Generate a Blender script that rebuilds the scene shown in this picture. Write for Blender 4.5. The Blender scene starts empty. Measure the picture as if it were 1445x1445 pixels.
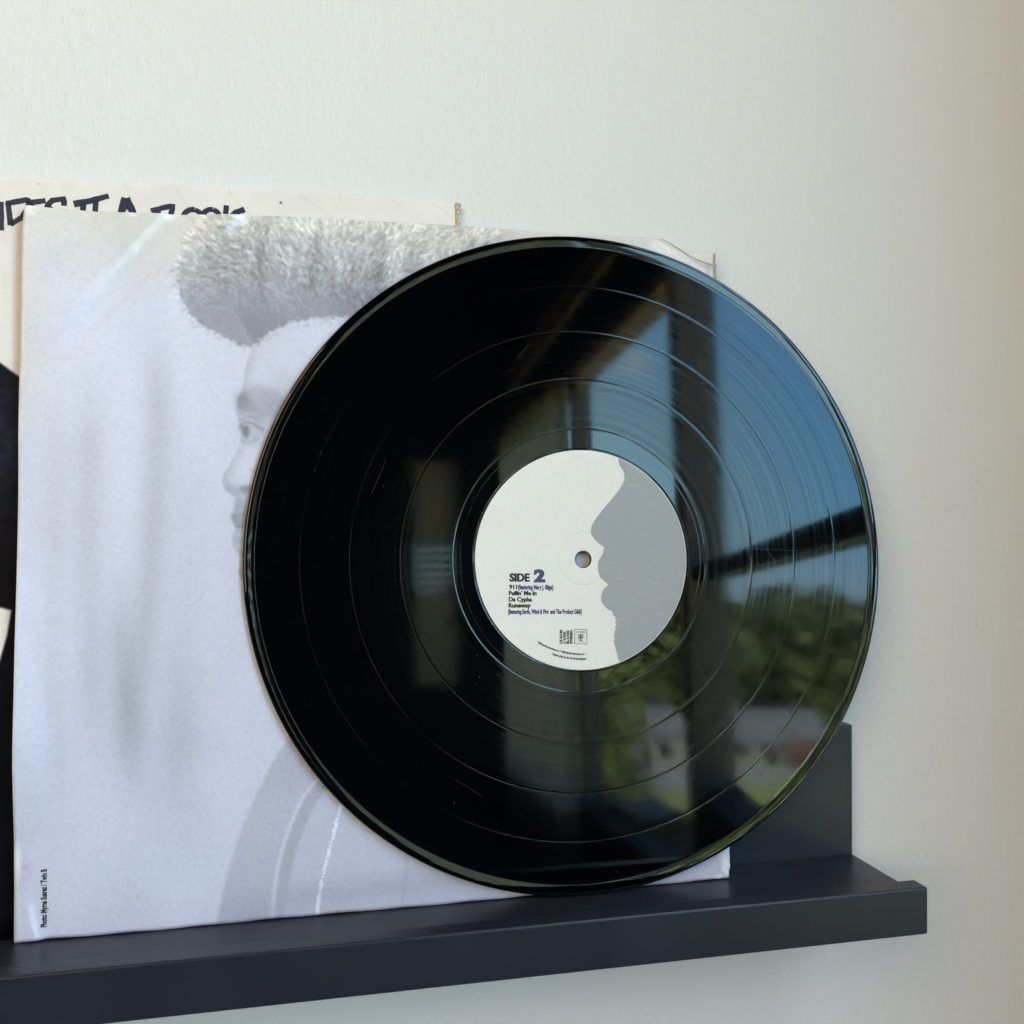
import bpy, bmesh, math, random
import numpy as np
from mathutils import Matrix, Vector

S = bpy.context.scene
C = S.collection
R = math.radians
MM = 0.001
rng = np.random.default_rng(7)
random.seed(7)

# ------------------------------------------------------------------ camera
fw = Vector((0.22675697, 0.97393616, 0.00544383))
rt = Vector((0.97395087, -0.22675897, -0.00025394))
up = Vector((-0.00098712, -0.00535960, 0.99998515))
camd = bpy.data.cameras.new('camera')
cam = bpy.data.objects.new('camera', camd)
C.objects.link(cam)
cam.matrix_world = Matrix(((rt.x, up.x, -fw.x, -0.27989), (rt.y, up.y, -fw.y, -0.45264), (rt.z, up.z, -fw.z, 0.16984), (0, 0, 0, 1)))
camd.sensor_width = 36.0
camd.lens = 36.0 * 1387.5 / 1445
camd.clip_start = 0.01
camd.clip_end = 2000
S.camera = cam

# ------------------------------------------------------------------ daylight seen through the windows
world = bpy.data.worlds.new('World')
S.world = world
world.use_nodes = True
wn = world.node_tree.nodes
wl = world.node_tree.links
wn.clear()
wo = wn.new('ShaderNodeOutputWorld')
bg = wn.new('ShaderNodeBackground')
tc = wn.new('ShaderNodeTexCoord')
sx = wn.new('ShaderNodeSeparateXYZ')
rmp = wn.new('ShaderNodeValToRGB')
wl.new(tc.outputs['Generated'], sx.inputs[0])
wl.new(sx.outputs['Z'], rmp.inputs['Fac'])
cr = rmp.color_ramp
cr.elements[0].position = 0.0
cr.elements[0].color = (0.44, 0.62, 0.80, 1)
cr.elements[1].position = 0.85
cr.elements[1].color = (0.11, 0.33, 0.72, 1)
e = cr.elements.new(0.10); e.color = (0.22, 0.55, 0.92, 1)
e = cr.elements.new(0.30); e.color = (0.135, 0.42, 0.86, 1)
mp = wn.new('ShaderNodeMapping'); mp.inputs['Scale'].default_value = (1, 1, 2.6); mp.inputs['Location'].default_value = (3.7, 1.2, 0.4)
cn = wn.new('ShaderNodeTexNoise'); cn.inputs['Scale'].default_value = 9; cn.inputs['Detail'].default_value = 5
cs = wn.new('ShaderNodeMapRange')
cs.inputs['From Min'].default_value = 0.66; cs.inputs['From Max'].default_value = 0.74
cs.inputs['To Min'].default_value = 0.0; cs.inputs['To Max'].default_value = 0.8
wl.new(tc.outputs['Generated'], mp.inputs[0]); wl.new(mp.outputs[0], cn.inputs['Vector']); wl.new(cn.outputs['Fac'], cs.inputs['Value'])
mx = wn.new('ShaderNodeMixRGB'); mx.inputs[2].default_value = (0.85, 0.87, 0.9, 1)
wl.new(cs.outputs[0], mx.inputs[0]); wl.new(rmp.outputs[0], mx.inputs[1])
# a bank of pale haze low over the land beyond the far window
dt = wn.new('ShaderNodeVectorMath'); dt.operation = 'DOT_PRODUCT'
dt.inputs[1].default_value = Vector((math.sin(R(9)), -math.cos(R(9)), 0.06)).normalized()
wl.new(tc.outputs['Generated'], dt.inputs[0])
hz = wn.new('ShaderNodeMapRange'); hz.interpolation_type = 'SMOOTHSTEP'
hz.inputs['From Min'].default_value = 0.91; hz.inputs['From Max'].default_value = 1.0; hz.inputs['To Max'].default_value = 0.66
wl.new(dt.outputs['Value'], hz.inputs['Value'])
mh = wn.new('ShaderNodeMixRGB'); mh.inputs[2].default_value = (0.50, 0.70, 0.72, 1)
wl.new(hz.outputs[0], mh.inputs[0]); wl.new(mx.outputs[0], mh.inputs[1])
# a broken bank of white cloud added high right to whiten the window light
d2 = wn.new('ShaderNodeVectorMath'); d2.operation = 'DOT_PRODUCT'
d2.inputs[1].default_value = Vector((math.sin(R(62)) * math.cos(R(36)), -math.cos(R(62)) * math.cos(R(36)), math.sin(R(36))))
wl.new(tc.outputs['Generated'], d2.inputs[0])
h2 = wn.new('ShaderNodeMapRange'); h2.interpolation_type = 'SMOOTHSTEP'
h2.inputs['From Min'].default_value = 0.76; h2.inputs['From Max'].default_value = 0.93
wl.new(d2.outputs['Value'], h2.inputs['Value'])
h3 = wn.new('ShaderNodeMapRange'); h3.inputs['From Min'].default_value = 0.36; h3.inputs['From Max'].default_value = 0.66
wl.new(cn.outputs['Fac'], h3.inputs['Value'])
h4 = wn.new('ShaderNodeMath'); h4.operation = 'MULTIPLY'
h3.inputs['To Max'].default_value = 0.66
wl.new(h2.outputs[0], h4.inputs[0]); wl.new(h3.outputs[0], h4.inputs[1])
mc = wn.new('ShaderNodeMixRGB'); mc.inputs[2].default_value = (1.0, 0.95, 0.90, 1)
wl.new(h4.outputs[0], mc.inputs[0]); wl.new(mh.outputs[0], mc.inputs[1])
wl.new(mc.outputs[0], bg.inputs['Color'])
bg.inputs['Strength'].default_value = 11.3
wl.new(bg.outputs[0], wo.inputs[0])

# window wall: two planes meeting at a corner post
PC = Vector((0.669, -1.874, 0))
D1 = Vector((math.sin(R(13)), -math.cos(R(13)), 0))      # near part, from the record wall to the post
D2 = Vector((math.sin(R(1)), -math.cos(R(1)), 0))        # far part, from the post to the back of the room
N1 = Vector((math.cos(R(13)), math.sin(R(13)), 0))       # outward
N2 = Vector((math.cos(R(1)), math.sin(R(1)), 0))


def area(name, loc, look, w, h, power, col, portal=False):
    d = bpy.data.lights.new(name, 'AREA')
    d.shape = 'RECTANGLE'; d.size = w; d.size_y = h; d.energy = power; d.color = col
    o = bpy.data.objects.new(name, d)
    C.objects.link(o)
    o.location = loc
    o.rotation_euler = Vector(look).to_track_quat('-Z', 'Y').to_euler()
    if portal:
        d.cycles.is_portal = True
    return o


p = PC - D1 * 1.25 + N1 * 0.05
area('window_fill_light', (p.x, p.y, 1.32), (-N1.x, -N1.y, -0.10), 0.50, 0.62, 15, (1.0, 0.78, 0.58))  # added lamp just outside the upper glass, kept above the mirrored view
lp0 = Vector((-1.30, -1.55, 0.78))
area('fill_light', lp0, Vector((-0.15, 0, 0.15)) - lp0, 1.3, 1.3, 25, (1.0, 0.785, 0.575))  # added fill lamp at the left, outside what the record mirrors
lp0 = Vector((-25, 45, 55))
area('outdoor_daylight', lp0, Vector((20, -45, -6)) - lp0, 30, 30, 2200000, (1.0, 0.92, 0.78))
p = PC - D1 * 0.66 + N1 * 0.10
area('window_portal', (p.x, p.y, 0.65), -N1, 1.6, 1.9, 1, (1, 1, 1), True)
p = PC + D2 * 1.3 + N2 * 0.10
area('window_portal', (p.x, p.y, 0.45), -N2, 2.6, 2.1, 1, (1, 1, 1), True)

S.view_settings.view_transform = 'Standard'
S.view_settings.look = 'None'
S.view_settings.exposure = 0.0
S.view_settings.gamma = 1.0
S.cycles.use_denoising = True
S.cycles.max_bounces = 8
S.cycles.caustics_reflective = False
S.cycles.caustics_refractive = False
S.cycles.sample_clamp_indirect = 4.0


# ------------------------------------------------------------------ helpers
def lin(r, g, b, k=1.0):
    f = lambda c: (c / 255 / 12.92 if c <= 10.3 else ((c / 255 + 0.055) / 1.055) ** 2.4) * k
    return (f(r), f(g), f(b), 1)


class NT:
    """small helper round a material's node tree"""
    def __init__(s, name):
        s.m = bpy.data.materials.new(name)
        s.m.use_nodes = True
        s.n = s.m.node_tree.nodes
        s.l = s.m.node_tree.links
        s.b = s.n['Principled BSDF']

    def new(s, t, **kw):
        n = s.n.new('ShaderNode' + t)
        for k, v in kw.items():
            if hasattr(n, k):
                setattr(n, k, v)
            else:
                n.inputs[k.replace('_', ' ')].default_value = v
        return n

    def set(s, **kw):
        for k, v in kw.items():
            s.b.inputs[k.replace('_', ' ')].default_value = v
        return s

    def noise(s, scale, detail=3, stretch=(1, 1, 1), rot=(0, 0, 0), rough=0.5):
        t = s.new('TexCoord')
        m = s.new('Mapping')
        m.inputs['Scale'].default_value = stretch
        m.inputs['Rotation'].default_value = rot
        n = s.new('TexNoise')
        n.inputs['Scale'].default_value = scale
        n.inputs['Detail'].default_value = detail
        n.inputs['Roughness'].default_value = rough
        s.l.new(t.outputs['Object'], m.inputs[0])
        s.l.new(m.outputs[0], n.inputs['Vector'])
        return n.outputs['Fac']

    def rng(s, a, f0, f1, t0, t1):
        r = s.new('MapRange')
        for k, v in (('From Min', f0), ('From Max', f1), ('To Min', t0), ('To Max', t1)):
            r.inputs[k].default_value = v
        s.l.new(a, r.inputs['Value'])
        return r.outputs[0]

    def math(s, op, a, b):
        m = s.new('Math', operation=op)
        for i, x in enumerate((a, b)):
            if isinstance(x, (int, float)):
                m.inputs[i].default_value = x
            else:
                s.l.new(x, m.inputs[i])
        return m.outputs[0]

    def mix(s, f, a, b):
        m = s.new('MixRGB')
        for i, x in enumerate((f, a, b)):
            if isinstance(x, (int, float, tuple)):
                m.inputs[i].default_value = x
            else:
                s.l.new(x, m.inputs[i])
        return m.outputs[0]

    def bump(s, h, dist, strength=1.0):
        b = s.new('Bump')
        b.inputs['Distance'].default_value = dist
        b.inputs['Strength'].default_value = strength
        s.l.new(h, b.inputs['Height'])
        if s.b.inputs['Normal'].is_linked:
            s.l.new(s.b.inputs['Normal'].links[0].from_socket, b.inputs['Normal'])
        s.l.new(b.outputs[0], s.b.inputs['Normal'])


def plain(name, col, rough=0.6, spec=0.5, vary=0.12, scale=8):
    t = NT(name).set(Roughness=rough)
    t.b.inputs['Specular IOR Level'].default_value = spec
    n = t.noise(scale)
    a = tuple(c * (1 - vary) for c in col[:3]) + (1,)
    b = tuple(min(1, c * (1 + vary)) for c in col[:3]) + (1,)
    t.l.new(t.mix(n, a, b), t.b.inputs['Base Color'])
    return t.m


def mesh_obj(name, verts, faces, mat, parent=None, smooth=False):
    me = bpy.data.meshes.new(name)
    me.from_pydata([tuple(v) for v in verts], [], [tuple(f) for f in faces])
    me.update()
    if smooth:
        me.polygons.foreach_set('use_smooth', [True] * len(me.polygons))
    o = bpy.data.objects.new(name, me)
    C.objects.link(o)
    if mat:
        me.materials.append(mat)
    if parent:
        o.parent = parent
    return o


def bm_obj(name, bm, mat, parent=None, smooth=False):
    me = bpy.data.meshes.new(name)
    bm.normal_update()
    bm.to_mesh(me)
    bm.free()
    if smooth:
        me.polygons.foreach_set('use_smooth', [True] * len(me.polygons))
    me.materials.append(mat)
    o = bpy.data.objects.new(name, me)
    C.objects.link(o)
    if parent:
        o.parent = parent
    return o


def add_box(bm, lo, hi, bev=0.0, mat=None):
    r = bmesh.ops.create_cube(bm, size=1)
    lo = Vector(lo); hi = Vector(hi)
    for v in r['verts']:
        v.co = Vector(((v.co.x + .5) * (hi.x - lo.x) + lo.x, (v.co.y + .5) * (hi.y - lo.y) + lo.y, (v.co.z + .5) * (hi.z - lo.z) + lo.z))
    if mat is not None:
        bmesh.ops.transform(bm, matrix=mat, verts=r['verts'])
    if bev:
        es = list({e for v in r['verts'] for e in v.link_edges})
        bmesh.ops.bevel(bm, geom=es, offset=bev, segments=3, affect='EDGES', profile=0.5)


def box_obj(name, lo, hi, mat, parent=None, bev=0.0, M=None):
    bm = bmesh.new()
    add_box(bm, lo, hi, bev, M)
    return bm_obj(name, bm, mat, parent)


def empty(name, loc=(0, 0, 0), **props):
    o = bpy.data.objects.new(name, None)
    o.empty_display_size = 0.02
    C.objects.link(o)
    o.location = loc
    for k, v in props.items():
        o[k] = v
    return o


def struct(o):
    o['kind'] = 'structure'
    return o


def frame(origin, ex, ey, ez):
    return Matrix(((ex.x, ey.x, ez.x, origin[0]), (ex.y, ey.y, ez.y, origin[1]), (ex.z, ey.z, ez.z, origin[2]), (0, 0, 0, 1)))


# ------------------------------------------------------------------ the painted wall behind the shelf
t = NT('white_wall_paint').set(Roughness=0.62)
t.b.inputs['Specular IOR Level'].default_value = 0.35
t.b.inputs['Base Color'].default_value = (0.745, 0.745, 0.725, 1)
n1 = t.noise(500, 2, (1.0, 1.0, 0.6), (0, R(12), 0), 0.55)
n2 = t.noise(210, 3, (1.0, 1.0, 0.55), (0, R(-8), 0), 0.5)
n3 = t.noise(28, 2)
t.bump(t.rng(n1, 0.42, 0.75, 0, 1), 0.00015, 0.7)
t.bump(t.rng(n2, 0.45, 0.8, 0, 1), 0.00027, 0.7)
t.bump(n3, 0.0010, 0.3)
wall_mat = t.m
wall = struct(mesh_obj('wall', [(-2.2, 0, -0.85), (0.236, 0, -0.85), (0.236, 0, 2.3), (-2.2, 0, 2.3)], [(0, 1, 2, 3)], wall_mat))

# small scuffs and chips in the paint, right of the record
scuff_m = plain('wall_scuff', (0.42, 0.41, 0.38), 0.7, 0.2)
vs = []; fs = []
g0 = np.random.default_rng(12)
for k in range(26):
    x = g0.uniform(0.03, 0.10); z = g0.uniform(0.10, 0.26)
    if k < 9:
        x, z = 0.050 + 0.0045 * k * .9 + g0.normal(0, .002), 0.165 + 0.0035 * k * .9 + g0.normal(0, .002)
    L_ = g0.uniform(.5, 2.6) * MM; w_ = g0.uniform(.10, .26) * MM; a = g0.uniform(.3, 1.9)
    dx, dz = math.cos(a) * L_ / 2, math.sin(a) * L_ / 2; px, pz = -math.sin(a) * w_, math.cos(a) * w_
    b0 = len(vs)
    vs += [(x - dx, -.0002, z - dz), (x + px, -.0003, z + pz), (x + dx, -.0002, z + dz), (x - px, -.0003, z - pz)]
    fs.append((b0, b0 + 1, b0 + 2, b0 + 3))
o = mesh_obj('scuff_marks', vs, fs, scuff_m, wall)
o['kind'] = 'stuff'

# ------------------------------------------------------------------ the room the record mirrors: dark, with a window wall on the right
dark = plain('dark_room_paint', (0.030, 0.030, 0.034), 0.8, 0.2)
floor_m = plain('dark_floor_boards', (0.06, 0.05, 0.045), 0.5, 0.4, 0.2, 5)
frame_m = plain('window_frame_grey', (0.30, 0.22, 0.17), 0.5, 0.4)
pale_m = plain('window_frame_pale', (0.86, 0.82, 0.76), 0.4, 0.5)
bar_m = plain('window_bar_black', (0.012, 0.012, 0.013), 0.5, 0.3)
trim_m = plain('ceiling_trim_beige', (0.42, 0.37, 0.30), 0.6, 0.3)
YB = -4.54
xb = PC.x + D2.x * (abs(YB) - 1.874)
struct(mesh_obj('floor', [(-2.2, 0, -0.85), (0.236, 0, -0.85), (PC.x, PC.y, -0.85), (xb, YB, -0.85), (-2.2, YB, -0.85)], [(0, 1, 2, 3, 4)], floor_m))
struct(mesh_obj('ceiling', [(-2.2, 0, 2.3), (0.236, 0, 2.3), (PC.x, PC.y, 2.3), (xb, YB, 2.3), (-2.2, YB, 2.3)], [(0, 1, 2, 3, 4)], dark))
struct(mesh_obj('wall', [(-2.2, 0, -0.85), (-2.2, YB, -0.85), (-2.2, YB, 2.3), (-2.2, 0, 2.3)], [(0, 1, 2, 3)], dark))
# back wall with an opening for the blind window (x .54-.86, z -.34-1.38)
bx0, bx1, bz0, bz1 = 0.225, 0.445, -0.17, 0.97
bm = bmesh.new()
for lo, hi in (((-2.2, -0.85), (bx0, 2.3)), ((bx1, -0.85), (xb, 2.3)), ((bx0, -0.85), (bx1, bz0)), ((bx0, bz1), (bx1, 2.3))):
    add_box(bm, (lo[0], YB - 0.12, lo[1]), (hi[0], YB, hi[1]))
struct(bm_obj('wall', bm, dark))


def on_wall(name, a, b, z0, z1, d, n, mat, t0=-0.05, t1=0.05, parent=None, bev=0.0):
    """a box that runs along the window wall from a to b metres past the post, between two heights"""
    M = frame(PC, d, n, Vector((0, 0, 1)))
    bm = bmesh.new()
    add_box(bm, (a, t0, z0), (b, t1, z1), bev, M)
    if M.determinant() < 0:
        bmesh.ops.reverse_faces(bm, faces=bm.faces)
    return bm_obj(name, bm, mat, parent)


# solid pieces of the window wall
struct(on_wall('wall', -1.922, -1.50, -0.85, 2.3, D1, N1, wall_mat))
struct(on_wall('wall', -1.50, 0, 1.66, 2.3, D1, N1, dark))
struct(on_wall('wall', -1.50, 0, -0.85, -0.265, D1, N1, dark))
struct(on_wall('wall', 0, 2.665, 1.45, 2.3, D2, N2, dark))
struct(on_wall('wall', 2.55, 2.665, -0.85, 1.44, D2, N2, dark, -0.03, 0.05))
struct(on_wall("wall", 0, 2.55, -0.85, -0.517, D2, N2, dark))

t = NT('window_glass')
t.n.remove(t.b)
out = t.n['Material Output']
tr = t.new('BsdfTransparent'); tr.inputs[0].default_value = (0.93, 0.97, 0.96, 1)
gl = t.new('BsdfGlossy'); gl.inputs['Roughness'].default_value = 0.02
ms = t.new('MixShader'); ms.inputs[0].default_value = 0.05
t.l.new(tr.outputs[0], ms.inputs[1]); t.l.new(gl.outputs[0], ms.inputs[2]); t.l.new(ms.outputs[0], out.inputs[0])
glass = t.m

def cloth(name, col, trans):
    t = NT(name)
    t.n.remove(t.b)
    d_ = t.new('BsdfDiffuse'); d_.inputs[0].default_value = col
    e_ = t.new('BsdfTranslucent'); e_.inputs[0].default_value = trans
    a_ = t.new('AddShader')
    t.l.new(d_.outputs[0], a_.inputs[0]); t.l.new(e_.outputs[0], a_.inputs[1])
    t.l.new(a_.outputs[0], t.n['Material Output'].inputs[0])
    return t.m


cloth_m = cloth('sheer_blind_cloth', (0.30, 0.26, 0.20, 1), (0.60, 0.46, 0.33, 1))
cl = cloth('curtain_cloth', (0.26, 0.24, 0.21, 1), (0.44, 0.36, 0.28, 1))
win = empty('corner_window', (PC.x, PC.y, -0.19), label='tall corner window with grey posts and black transom mirrored in the record', category='window')
def wpart(name, *a, **k):
    o = on_wall(name, *a, **k)
    o.parent = win
    o.matrix_parent_inverse = Matrix.Translation((-PC.x, -PC.y, 0.19))
    return o
wpart('post', -0.075, -0.006, -0.85, 1.66, D1, N1, frame_m, -0.05, 0.05, bev=0.007)
wpart('post', -0.005, 0.012, -0.85, 1.66, D1, N1, pale_m, -0.058, 0.05, bev=0.004)
wpart('post', 0.013, 0.05, -0.85, 1.66, D1, N1, bar_m, -0.05, 0.05, bev=0.006)
wpart('frame', 1.095, 1.14, -0.512, 1.02, D2, N2, frame_m, -0.04, 0.03, bev=0.004)
wpart('head_beam', 0.053, 2.54, 1.022, 1.215, D2, N2, bar_m, -0.06, 0.03, bev=0.004)
wpart('head_bar', 0.053, 2.54, 1.285, 1.30, D2, N2, bar_m, -0.06, 0.03, bev=0.002)
wpart('blind_strip', 0.053, 2.54, 0.937, 1.018, D2, N2, cloth_m, -0.022, -0.019)
wpart('blind_strip', 0.053, 2.54, 1.217, 1.283, D2, N2, cloth_m, -0.022, -0.019)
wpart('blind_strip', 0.053, 2.54, 1.302, 1.36, D2, N2, cloth_m, -0.022, -0.019)
wpart('head_bar', 0.053, 2.54, 1.362, 1.445, D2, N2, bar_m, -0.06, 0.03, bev=0.002)
wpart('frame', -1.49, -1.45, -0.26, 1.655, D1, N1, frame_m, -0.04, 0.03, bev=0.004)
wpart('transom', -1.445, -0.078, 0.213, 0.248, D1, N1, bar_m, -0.033, 0.03, bev=0.003)
wpart('pane', -1.445, -0.078, -0.26, 0.211, D1, N1, glass, 0.0, 0.006)
wpart('pane', -1.445, -0.078, 0.250, 1.65, D1, N1, glass, 0.0, 0.006)
wpart('pane', 0.051, 2.545, -0.512, 1.44, D2, N2, glass, 0.0, 0.006)

# curtain hanging left of the far window: pleated sheet
vs = []; fs = []
n = 90
for i in range(n + 1):
    s_ = 1.085 + 1.3 * i / n
    off = -0.08 + 0.020 * math.sin(i * 1.05) + 0.012 * math.sin(i * 0.37)
    for z in (-0.84, 1.0):
        q = PC + D2 * s_ + N2 * off
        vs.append((q.x, q.y, z))
for i in range(n):
    fs.append((2 * i, 2 * i + 2, 2 * i + 3, 2 * i + 1))
cur = mesh_obj('curtain', vs, fs, cl, smooth=True)
cur['label'] = 'grey brown pleated curtain beside the far window mirrored in the record'
cur['category'] = 'curtain'

# blind window in the back wall
bl_m = cloth('pale_blind', (0.40, 0.36, 0.31, 1), (0.40, 0.31, 0.24, 1))
bw = empty('blind_window', ((bx0 + bx1) / 2, YB, bz0), label='narrow window with slatted blind mirrored faintly left of the label', category='window')
Mi = Matrix.Translation((-(bx0 + bx1) / 2, -YB, -bz0))
def bpart(o):
    o.parent = bw; o.matrix_parent_inverse = Mi
    return o
bpart(box_obj('pane', (bx0, YB - 0.10, bz0), (bx1, YB - 0.095, bz1), glass))
slat = None
zz = bz0 + 0.03
while zz < bz1 - 0.4:
    if slat is None:
        bm = bmesh.new()
        add_box(bm, (-(bx1 - bx0) / 2 + 0.01, -0.018, -0.0015), ((bx1 - bx0) / 2 - 0.01, 0.018, 0.0015))
        slat = bm_obj('slat', bm, bl_m); o = slat
    else:
        o = slat.copy(); C.objects.link(o)
    o.location = ((bx0 + bx1) / 2, YB - 0.06, zz)
    o.rotation_euler = (R(63), 0, 0)
    bpart(o)
    zz += 0.042
bpart(box_obj('blind_sheet', (bx0 + 0.005, YB - 0.062, bz1 - 0.42), (bx1 - 0.005, YB - 0.060, bz1 - 0.004), bl_m))
# planter box on the balcony beyond the far window, a dark silhouette in the mirror
struct(box_obj('balcony', (0.70, -3.2, -0.85), (0.93, -2.4, -0.752), frame_m))
o = box_obj('planter', (0.715, -2.95, -0.75), (0.895, -2.62, -0.485), bar_m, bev=0.012)
o['label'] = 'dark planter box beyond the far window mirrored near the record bottom'
o['category'] = 'planter'

# ------------------------------------------------------------------ outdoors, two storeys down
t = NT('lawn_and_road').set(Roughness=0.9)
n = t.noise(0.05, 2, (1, 3.2, 1))
n2 = t.noise(0.9, 3)
g = t.mix(n2, (0.20, 0.26, 0.05, 1), (0.34, 0.36, 0.10, 1))
rd = t.mix(n2, (0.30, 0.28, 0.26, 1), (0.42, 0.39, 0.35, 1))
t.l.new(t.mix(t.rng(n, 0.50, 0.54, 0, 1), g, rd), t.b.inputs['Base Color'])
ground = struct(mesh_obj('ground', [(-400, -600, -6), (600, -600, -6), (600, 300, -6), (-400, 300, -6)], [(0, 1, 2, 3)], t.m))


def polar(az, d):
    return Vector((-0.08 + d * math.sin(R(az)), -0.02 - d * math.cos(R(az)), 0))


def leaf_mat(name, a, b):
    t = NT(name).set(Roughness=0.7)
    oi = t.noise(0.7, 2)
    t.l.new(t.mix(t.rng(oi, .3, .7, 0, 1), a, b), t.b.inputs['Base Color'])
    return t.m


def leaf_cloud(blobs, per, size, seed):
    g_ = np.random.default_rng(seed)
    V = []
    for (x, y, z, r_) in blobs:
        m = int(per * r_ * r_)
        d = g_.normal(size=(m, 3)); d /= np.linalg.norm(d, axis=1)[:, None]
        rad = r_ * (0.55 + 0.5 * g_.random(m))[:, None]
        c = np.array([x, y, z]) + d * rad * np.array([1, 1, 0.9])
        a = g_.normal(size=(m, 3)); a /= np.linalg.norm(a, axis=1)[:, None]
        b = np.cross(a, g_.normal(size=(m, 3))); b /= np.linalg.norm(b, axis=1)[:, None]
        s_ = size * (0.6 + 0.8 * g_.random(m))[:, None]
        V.append(np.stack([c - a * s_ - b * s_, c + a * s_ - b * s_, c + a * s_ + b * s_, c - a * s_ + b * s_], 1))
    V = np.concatenate(V).reshape(-1, 3)
    return V, np.arange(len(V)).reshape(-1, 4)


wood_m = leaf_mat('dark_leaves', (0.045, 0.066, 0.022, 1), (0.15, 0.175, 0.058, 1))
blobs = []
for i in range(46):
    az = 6 + 36 * i / 45 + random.uniform(-.5, .5)
    d = random.uniform(50, 62)
    q = polar(az, d)
    top = 1.9 + random.uniform(-2.2, 1.2) + (1.2 if 15 < az < 20 else 0)
    zz = -5.2
    while zz < top - 1.2:
        r_ = random.uniform(1.4, 2.5)
        blobs.append((q.x + random.uniform(-1.6, 1.6), q.y + random.uniform(-1.6, 1.6), zz, r_))
        zz += r_ * 0.8
V, F = leaf_cloud(blobs, 42, 0.27, 3)
wd = mesh_obj('woods', V, F, wood_m)
wd['kind'] = 'stuff'
bush_m = leaf_mat('yellow_green_leaves', (0.09, 0.11, 0.025, 1), (0.18, 0.20, 0.05, 1))
q = polar(16.3, 33)
bl = [(q.x + random.uniform(-.9, .9), q.y + random.uniform(-.9, .9), z, random.uniform(.5, .9)) for z in np.linspace(-5.4, -1.4, 16)]
V, F = leaf_cloud(bl, 130, 0.12, 5)
bush = empty('yellow_green_tree', (q.x, q.y, -6), label='yellow green small tree mirrored below the paper label', category='tree')
o = mesh_obj('crown', V - np.array([q.x, q.y, -6]), F, bush_m, bush)
bark = plain('bark', (0.06, 0.045, 0.035), 0.9, 0.2)
bm = bmesh.new()
bmesh.ops.create_cone(bm, cap_ends=True, segments=10, radius1=0.12, radius2=0.04, depth=4.2, matrix=Matrix.Translation((0, 0, 2.1)))
bm_obj('trunk', bm, bark, bush)

roof_m = plain('grey_roof_tiles', (0.20, 0.20, 0.205), 0.8, 0.2)
roof2_m = plain('terracotta_roof_tiles', (0.17, 0.085, 0.06), 0.8, 0.2)
hw_m = plain('white_render', (0.30, 0.29, 0.27), 0.8, 0.2)
dk_m = plain('dark_glazing', (0.02, 0.02, 0.025), 0.2, 0.5)


def house(az, d, w, h, rh, depth, wallm, roofm, label, ridge=True):
    q = polar(az, d)
    rz = -math.atan2(q.x, -q.y) * -1
    e_ = empty('house', (q.x, q.y, -6), label=label, category='house')
    e_.rotation_euler = (0, 0, rz)
    box_obj('wall', (-w / 2, -depth, 0), (w / 2, 0, h), wallm, e_)
    o_ = 0.3
    vs = [(-w / 2 - o_, o_, h), (w / 2 + o_, o_, h), (w / 2 + o_, -depth - o_, h), (-w / 2 - o_, -depth - o_, h), (-w / 2 * .8, -depth / 2, h + rh), (w / 2 * .8, -depth / 2, h + rh)]
    mesh_obj('roof', [(a, b, c + 0.004) for a, b, c in vs], [(0, 1, 5, 4), (1, 2, 5), (2, 3, 4, 5), (3, 0, 4), (3, 2, 1, 0)], roofm, e_)
    for k in range(2):
        x = -w / 4 + k * w / 2
        wnd = box_obj('window', (x - w * .09, 0.0, h * .35), (x + w * .09, 0.05, h * .8), dk_m, e_)
    box_obj('door', (-w * .06, 0.0, 0.01), (w * .06, 0.06, h * .78), dk_m, e_)
    return e_


house(18.6, 41, 3.2, 1.5, 1.0, 3.0, hw_m, roof_m, 'small white house with grey roof mirrored left of the window post')
house(25.5, 44, 5.0, 0.75, 1.3, 4.0, hw_m, roof_m, 'low wide house with grey roof mirrored right of the window post')
house(27.6, 42, 1.5, 0.5, 0.6, 2.0, roof2_m, roof2_m, 'small shed with orange roof mirrored at lower right of the record')

# ------------------------------------------------------------------ the picture ledge
t = NT('dark_blue_grey_foil').set(Roughness=0.36)
t.b.inputs['Specular IOR Level'].default_value = 0.42
n = t.noise(60, 4)
t.l.new(t.mix(n, (0.0118, 0.0146, 0.0225, 1), (0.0150, 0.0182, 0.0272, 1)), t.b.inputs['Base Color'])
t.l.new(t.rng(t.noise(35, 4), .3, .7, 0.33, 0.43), t.b.inputs['Roughness'])
t.bump(t.noise(900, 2), 0.00003, 0.5)
ledge_m = t.m
Dp, LT, LH, LB, BT, BH = 67.3, 9.9, 5.1, -15.85, 7.8, 65.2
ledge = empty('picture_ledge', (-0.275, 0, 0), label='dark blue grey picture ledge on the white wall holding the record', category='shelf')
L0, L1 = -0.275, 0.275
box_obj('back_panel', (L0, -BT * MM, LB * MM), (L1, -0.0004, BH * MM), ledge_m, ledge, 0.0007)
box_obj('shelf_board', (L0 + 0.0002, (-Dp + LT) * MM + 0.0001, -0.0128), (L1 - 0.0002, -BT * MM - 0.0001, 0.0), ledge_m, ledge, 0.0004)
box_obj('front_lip', (L0, -Dp * MM, LB * MM), (L1, (-Dp + LT) * MM, LH * MM), ledge_m, ledge, 0.0009)

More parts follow.
